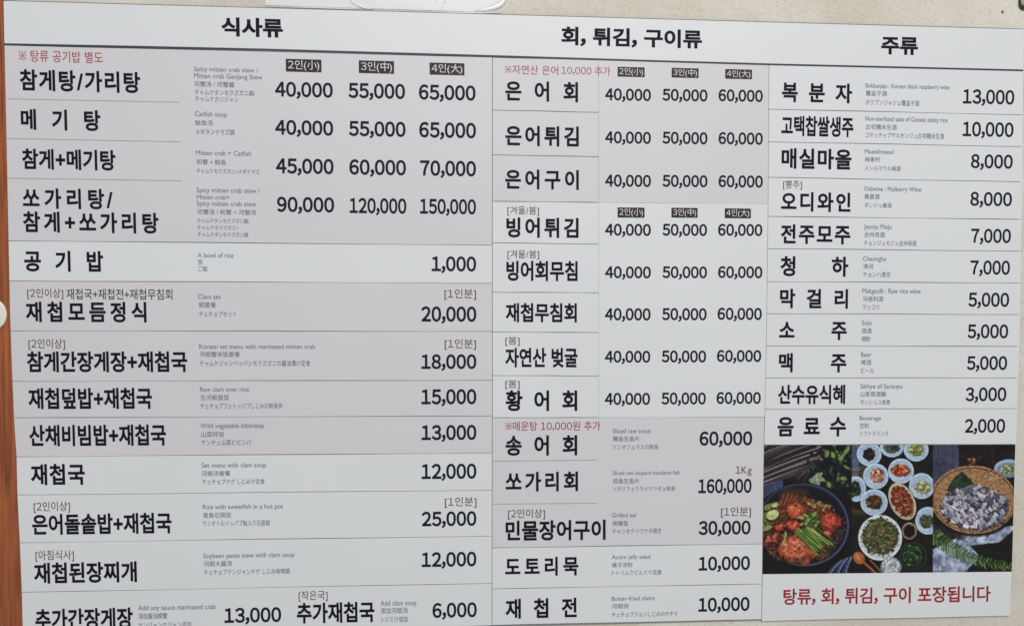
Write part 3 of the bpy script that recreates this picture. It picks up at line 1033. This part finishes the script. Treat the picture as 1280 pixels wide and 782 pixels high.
# --- right third: sliced fish in a basket
CLIP[0] = (GX >= 1166.3).astype(float)
tex((ALL, np.ones_like(GX)), (20, 18, 20), (38, 32, 32), N3)
tex(poly([Cp(0, 0), Cp(182, 0), Cp(182, 260), Cp(0, 300)]), (50, 55, 72), (84, 90, 112), N3 * .6 + N1 * .4)
blend(seg(*Cp(180, 0), *Cp(184, 200), 1.6), (18, 16, 18))
blend(seg(*Cp(365, 30), *Cp(378, 130), 1.0), (66, 58, 56), .8)
for X in (60, 100, 145):
    blend(seg(*Cp(X, 0), *Cp(X, 220), .8), (44, 48, 66), .7)
for i in range(26):
    x, y = Cp(R.gauss(258, 18), R.gauss(108, 14))
    blend(ell(x, y, R.uniform(.8, 1.8), .6, R.random() * 3, .5), R.choice([(170, 104, 66), (134, 84, 56), (196, 140, 100)]), .85)
blend(ell(*Cp(465, 152), 84 * k, 52 * k, 0, .8), (150, 168, 184))
blend(ell(*Cp(468, 160), 72 * k, 42 * k, 0, .8), (110, 130, 150))
bits((*Cp(468, 162), 12, 6, 0), 46, 2, [(128, 138, 72), (170, 172, 96), (84, 104, 56), (190, 186, 140)], 1.6, (50, 60, 40))
# pale cloth with folds
m = np.maximum(whole(poly([Cp(20, 620), Cp(190, 540), Cp(300, 660), Cp(200, 760), Cp(20, 760)])), whole(poly([Cp(150, 520), Cp(495, 480), Cp(495, 565), Cp(410, 575), Cp(290, 680), Cp(190, 620)])))
tex((ALL, m), (92, 102, 124), (192, 202, 218), N1 * .8 + N3 * .5)
for i in range(34):
    x0, y0 = Cp(R.uniform(40, 480), R.uniform(540, 740))
    a = R.gauss(-.6, .5)
    mm = within(seg(x0, y0, x0 + 16 * math.cos(a), y0 + 16 * math.sin(a), 1.5, R.uniform(-3, 3)), m)
    blend(mm, R.choice([(96, 106, 132), (204, 212, 226), (132, 142, 166)]), .6)
tex(ell(*Cp(120, 520), 22, 7, .3, 3, .4), (26, 30, 28), (60, 60, 58), N2, a=.9)
# fern
P0 = [Cp(20, 520), Cp(110, 590), Cp(220, 655), Cp(340, 695), Cp(480, 715)]
for i in range(36):
    u = i / 35 * 3.999
    j = int(u)
    f_ = u - j
    x, y = P0[j][0] * (1 - f_) + P0[j + 1][0] * f_, P0[j][1] * (1 - f_) + P0[j + 1][1] * f_
    l = 12.5 * (1 - .5 * u / 4)
    for sgn in (-1, 1):
        a = .55 + sgn * 1.05 - .15 * u + R.gauss(0, .1)
        l_ = l * R.uniform(.75, 1.1) * (1 if sgn > 0 else .85)
        g = R.choice([(88, 122, 58), (116, 148, 76), (70, 102, 46), (136, 164, 92)])
        blend(seg(x + .5, y + .9, x + .5 + l_ * math.cos(a), y + .9 + l_ * math.sin(a), 1.5, 0), (22, 30, 22), .7)
        blend(seg(x, y, x + l_ * math.cos(a), y + l_ * math.sin(a), R.uniform(.9, 1.5), R.uniform(-.8, .8)), g, .9)
for j in range(4):
    blend(seg(*P0[j], *P0[j + 1], .8), (58, 78, 46), .8)
bk = Cp(262, 331)
blend(ell(bk[0] + 1, bk[1] + 2.5, 55, 43.5, .06, 2.5), (10, 9, 10), .85)
tex(ell(*bk, 53.5, 42.6, .06, .8), (116, 84, 54), (196, 152, 106), N2)
blend(ell(bk[0], bk[1] + .2, 51.4, 40.4, .06, .8), (84, 60, 40))
weave = np.sin((GX - bk[0]) * 1.7 + 3 * N3) * np.sin((GY - bk[1]) * 1.5 + (GX - bk[0]) * .25)
tex(ell(bk[0], bk[1] + .6, 50.4, 39.4, .06, .8), (118, 88, 60), (184, 146, 106), weave * .7 + N2 * .5)
for i in range(30):
    a = i / 30 * 6.283
    blend(seg(bk[0] + 30 * math.cos(a), bk[1] + 22 * math.sin(a), bk[0] + 50 * math.cos(a), bk[1] + 39 * math.sin(a), .8), (74, 52, 36), .5)
for i in range(40):
    a = R.random() * 6.283
    q = R.uniform(.72, .98)
    a2 = a + R.uniform(.1, .25)
    blend(seg(bk[0] + 50 * q * math.cos(a), bk[1] + 39 * q * math.sin(a), bk[0] + 50 * q * math.cos(a2), bk[1] + 39 * q * math.sin(a2), .8), R.choice([(196, 160, 118), (80, 58, 40)]), .6)
lf = poly([Cp(105, 280), Cp(150, 205), Cp(195, 168), Cp(245, 215), Cp(275, 262), Cp(200, 300)])
tex(lf, (22, 40, 28), (54, 82, 54), N1)
for i in range(7):
    blend(within(seg(*Cp(192, 190 + i * 10), *Cp(140 + i * 4, 245 + i * 8), .6), whole(lf)), (84, 110, 78), .6)
tex(ell(*Cp(268, 378), 42, 27.5, .04, 1.5, .12), (46, 44, 58), (104, 100, 122), N2)
fish = []
for i in range(210):
    r, th = math.sqrt(R.random()), R.random() * 6.283
    fish.append((Cp(268, 378)[0] + 40 * r * math.cos(th), Cp(268, 376)[1] + 25.5 * r * math.sin(th)))
fish.sort(key=lambda p: p[1] + R.uniform(-6, 6))
for x, y in fish:
    a = R.gauss(.5, .8)
    l, w = R.uniform(2.6, 5.8), R.uniform(1.3, 2.6)
    c, s_ = math.cos(a), math.sin(a)
    q = [(-l, -w * .8), (l * .9, -w), (l, w * .7), (-l * .7, w)]
    P = [(x + u * c - v_ * s_, y + u * s_ + v_ * c) for u, v_ in q]
    dk = .78 + .22 * (y - Cp(0, 255)[1]) / 50 + R.uniform(-.1, .12)
    g = dk * np.array(R.choice([(198, 197, 205), (178, 178, 190), (218, 215, 219), (150, 151, 166), (206, 194, 198), (116, 118, 134)]), float)
    blend(poly([(a_ + (a_ - x) * .16 + .4, b_ + (b_ - y) * .2 + .8) for a_, b_ in P], .8), (40, 38, 54), .92)
    blend(poly(P, .7), g, .95)
    blend(seg(P[0][0], P[0][1], P[1][0], P[1][1], .7), np.minimum(255, g * 1.14), .7)
    o_ = R.uniform(-.4, .5) * w
    blend(seg(x - l * .7 * c, y - l * .7 * s_ + o_, x + l * .7 * c, y + l * .7 * s_ + o_, R.uniform(.6, 1.1)), R.choice([g * .6, g * .74, g * np.array([.86, .72, .76])]), .8)
for i in range(24):
    x, y = Cp(R.uniform(330, 440), R.uniform(180, 215))
    blend(ell(x, y, 1.6, .6, R.random() * 3, .5), R.choice([(206, 190, 168), (90, 70, 52)]), .7)
CLIP[0] = None
img *= (1 + .14 * N4)[..., None]
img = np.clip(img, 0, 255)
lum = img @ np.array([.3, .59, .11])
img = np.clip(lum[..., None] + (img - lum[..., None]) * .90, 0, 255)
img = img / 255
img = 255 * (.6 * img ** 1.05 + .4 * img * img * (3 - 2 * img))
# print softness
ker = np.array([0, 1, 2, 1, 0], float)
ker /= ker.sum()
for ax in (0, 1):
    acc = np.zeros_like(img)
    for i, w in enumerate(ker):
        acc += w * np.roll(img, i - 2, axis=ax)
    img = acc

NX, NY = 400, 205
QL, QT, QR, QB = (955.4, 953.2), (555.9, 555.3), (1269.3, 1264.8), (717.0, 713.9)
U, V = np.meshgrid(np.linspace(0, 1, NX + 1), np.linspace(0, 1, NY + 1))
GPX = (QL[0] * (1 - V) + QL[1] * V) * (1 - U) + (QR[0] * (1 - V) + QR[1] * V) * U
GPY = (QT[0] * (1 - U) + QT[1] * U) * (1 - V) + (QB[0] * (1 - U) + QB[1] * U) * V
Rm = np.array(ROT)
ray = np.stack([(GPX - 640) / FOC, -(GPY - 391) / FOC, -np.ones_like(GPX)], -1) @ Rm.T
pts = np.array(EYE) + ray * ((YS - .0002) / ray[..., 1:2])
ix = np.clip(((GPX - PX0) * SS).round().astype(int), 0, PW * SS - 1)
iy = np.clip(((GPY - PY0) * SS).round().astype(int), 0, PH * SS - 1)
col = np.clip(img[iy, ix] / 255, 0, 1)
col = np.where(col <= .04045, col / 12.92, ((col + .055) / 1.055) ** 2.4)
col = np.clip(col * KA * .95, 0, .9)
idx = np.arange((NX + 1) * (NY + 1)).reshape(NY + 1, NX + 1)
faces = np.stack([idx[:-1, :-1], idx[1:, :-1], idx[1:, 1:], idx[:-1, 1:]], -1).reshape(-1, 4).tolist()
pm = bpy.data.materials.new('printed photograph')
pm.use_nodes = True
an = pm.node_tree.nodes.new('ShaderNodeAttribute')
an.attribute_name = 'print'
pb = pm.node_tree.nodes['Principled BSDF']
pm.node_tree.links.new(an.outputs['Color'], pb.inputs['Base Color'])
pb.inputs['Roughness'].default_value = .42
pb.inputs['Specular IOR Level'].default_value = .3
po = link_mesh('food_photo', pts.reshape(-1, 3), faces, pm, PHOTO_STRIP)
ca = po.data.color_attributes.new('print', 'FLOAT_COLOR', 'POINT')
ca.data.foreach_set('color', np.concatenate([col.reshape(-1, 3), np.ones(((NX + 1) * (NY + 1), 1))], 1).ravel())


# ------------------------------------------------------------------ small things round the board
def rounded(x0, z0, x1, z1, r, n=6):
    out = []
    for cx, cz, a0 in ((x1 - r, z1 - r, 0), (x0 + r, z1 - r, 90), (x0 + r, z0 + r, 180), (x1 - r, z0 + r, 270)):
        for i in range(n + 1):
            a = math.radians(a0 + 90 * i / n)
            out.append((cx + r * math.cos(a), cz + r * math.sin(a)))
    return out


# round white disc on the post
kc = at(-13, 392.5, YS)
ring = lambda r, y: [(kc.x + r * math.cos(i * math.tau / 48), y, kc.z + r * math.sin(i * math.tau / 48)) for i in range(48)]
prof = [(.0255, YS + .0014), (.0255, YS - .0016), (.0247, YS - .0026), (.0225, YS - .0031), (.012, YS - .0034)]
vs, fs = [], []
for r, y in prof:
    vs += ring(r, y)
for j in range(len(prof) - 1):
    for i in range(48):
        a, b = j * 48 + i, j * 48 + (i + 1) % 48
        fs.append((a, b, b + 48, a + 48))
fs.append(tuple(range(4 * 48, 5 * 48)))
fs.append(tuple(range(47, -1, -1)))
kb = fix(link_mesh('round_disc', vs, fs, M['knob'], smooth=True))
tag(kb, 'round off-white plastic disc stuck on the brown wooden post', 'disc')

# laminated sheet hanging above the header
c0, c1 = at(330.4, 8.9, YW - .0006), at(630.8, 18.2, YW - .0006)
sheet = thing('laminated_sheet', (0.5 * (c0.x + c1.x), YW - .0006, c0.z), 'blank white sheet in a glossy laminate pouch hanging above the board header', 'laminated sheet')
H_ = .30
dz = (c1.z - c0.z)


def sheet_pt(x, z, y):
    u = (x - c0.x) / (c1.x - c0.x)
    return Vector((x, y, c0.z + dz * u + z))


ins = .0095
pr = rounded(c0.x + .0015, .0025, c1.x - .001, H_, .026, 8)
pr = [p for p in pr if not (p[0] < c0.x + .03 and p[1] < .03)]                 # square at its lower left
pr.insert(next(i for i, p in enumerate(pr) if p[1] < .04), (c0.x + .0015, .0025))
paper_out = [sheet_pt(x, z, YW - .0010) for x, z in pr]
vs, fs = plate(paper_out, .0006, .0001)
fix(link_mesh('paper', vs, fs, M['paper'], sheet))
film_m = bpy.data.materials.new('clear laminate')
film_m.use_nodes = True
N, L = film_m.node_tree.nodes, film_m.node_tree.links
fb = N['Principled BSDF']
fb.inputs['Base Color'].default_value = (.85, .85, .88, 1)
fb.inputs['Roughness'].default_value = .15
fb.inputs['Alpha'].default_value = .08
fg = N.new('ShaderNodeNewGeometry')
fn = N.new('ShaderNodeTexNoise')
fn.inputs['Scale'].default_value = 26
fn.inputs['Detail'].default_value = 1.5
fn.inputs['Distortion'].default_value = 1.2
L.new(fg.outputs['Position'], fn.inputs['Vector'])
fp = N.new('ShaderNodeBump')
fp.inputs['Strength'].default_value = .12
fp.inputs['Distance'].default_value = .004
L.new(fn.outputs['Fac'], fp.inputs['Height'])
L.new(fp.outputs['Normal'], fb.inputs['Normal'])
film_out = [sheet_pt(x, z, YW - .0016) for x, z in rounded(c0.x, 0, c1.x, H_ + .004, .0012, 3)]
vs, fs = plate(film_out, .0003, .0001)
fix(link_mesh('laminate_film', vs, fs, film_m, sheet))


def tube(path, r, seg_=8):
    vs, fs = [], []
    n = len(path)
    for i, p in enumerate(path):
        t = (Vector(path[min(i + 1, n - 1)]) - Vector(path[max(i - 1, 0)])).normalized()
        a = Vector((0, 1, 0))
        b = t.cross(a).normalized()
        rr = r * (.25 + .75 * math.sin(math.pi * min(1, max(0, i / (n - 1)))) ** .5)
        for j in range(seg_):
            th = j * math.tau / seg_
            vs.append(Vector(p) + a * (math.cos(th) * min(rr, .0012)) + b * (math.sin(th) * rr))
    for i in range(n - 1):
        for j in range(seg_):
            q, w = i * seg_ + j, i * seg_ + (j + 1) % seg_
            fs.append((q, w, w + seg_, q + seg_))
    fs += [tuple(range(seg_ - 1, -1, -1)), tuple(range((n - 1) * seg_, n * seg_))]
    return vs, fs


def seam_glint(path, r):  # raised pouch ridges and creases, with the film's highlights painted in as white
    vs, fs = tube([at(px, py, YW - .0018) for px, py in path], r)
    return fix(link_mesh('seam_glint', vs, fs, M['seam_glint'], sheet, smooth=True))


seam_glint([(594, 14.2), (603, 12.6), (612, 10.8), (619, 9), (624.5, 6.4), (628.5, 2.6), (631, -2), (632, -9), (632.3, -18)], .0042)
seam_glint([(332, 8.6), (380, 9.6), (430, 11.2), (462, 12.4)], .0012)
seam_glint([(533, 15.6), (560, 15.9), (600, 16.4), (628, 16.2)], .0015)
seam_glint([(436, -2), (440, 3), (447, 7), (455, 10), (466, 12.2)], .0016)
seam_glint([(552, 13), (553, 8), (552, 5)], .0008)
seam_glint([(554, 5), (557, 2.5), (556, -1), (558, -4)], .0011)
seam_glint([(545, 2), (544, -1), (542, -4)], .0010)

# pale box at the wall's top right
b0 = at(1274.2, 8.8, YW)
wb = thing('wall_box', (b0.x + .05, YW, b0.z), "pale rounded plastic box with dark brown rim above the board's right end", 'wall box')
o1 = [(x, YW - .012, z) for x, z in rounded(b0.x, b0.z, b0.x + .10, b0.z + .14, .006)]
vs, fs = plate(o1, .009, .001)
fix(link_mesh('cover', vs, fs, M['boxface'], wb))
o2 = [(x, YW - .004, z) for x, z in rounded(b0.x - .0022, b0.z - .0055, b0.x + .102, b0.z + .142, .009)]
vs, fs = plate(o2, .0045, .0008)
fix(link_mesh('rim', vs, fs, M['boxrim'], wb))
# nail mark
nc = at(1253, 15.6, YW)
o3 = [(nc.x + .0019 * math.cos(a) * (1 + .2 * math.sin(3 * a)), YW - .0012, nc.z + .0024 * math.sin(a)) for a in [i * math.tau / 14 for i in range(14)]]
vs, fs = plate(o3, .002, .0004)
tag(fix(link_mesh('nail', vs, fs, M['mark'])), 'tiny dark nail head in the wall just above the right end of the board header', 'nail')

bpy.data.scenes.remove(TMP)
for o in list(C.objects):
    if '_w' in o:
        del o['_w']
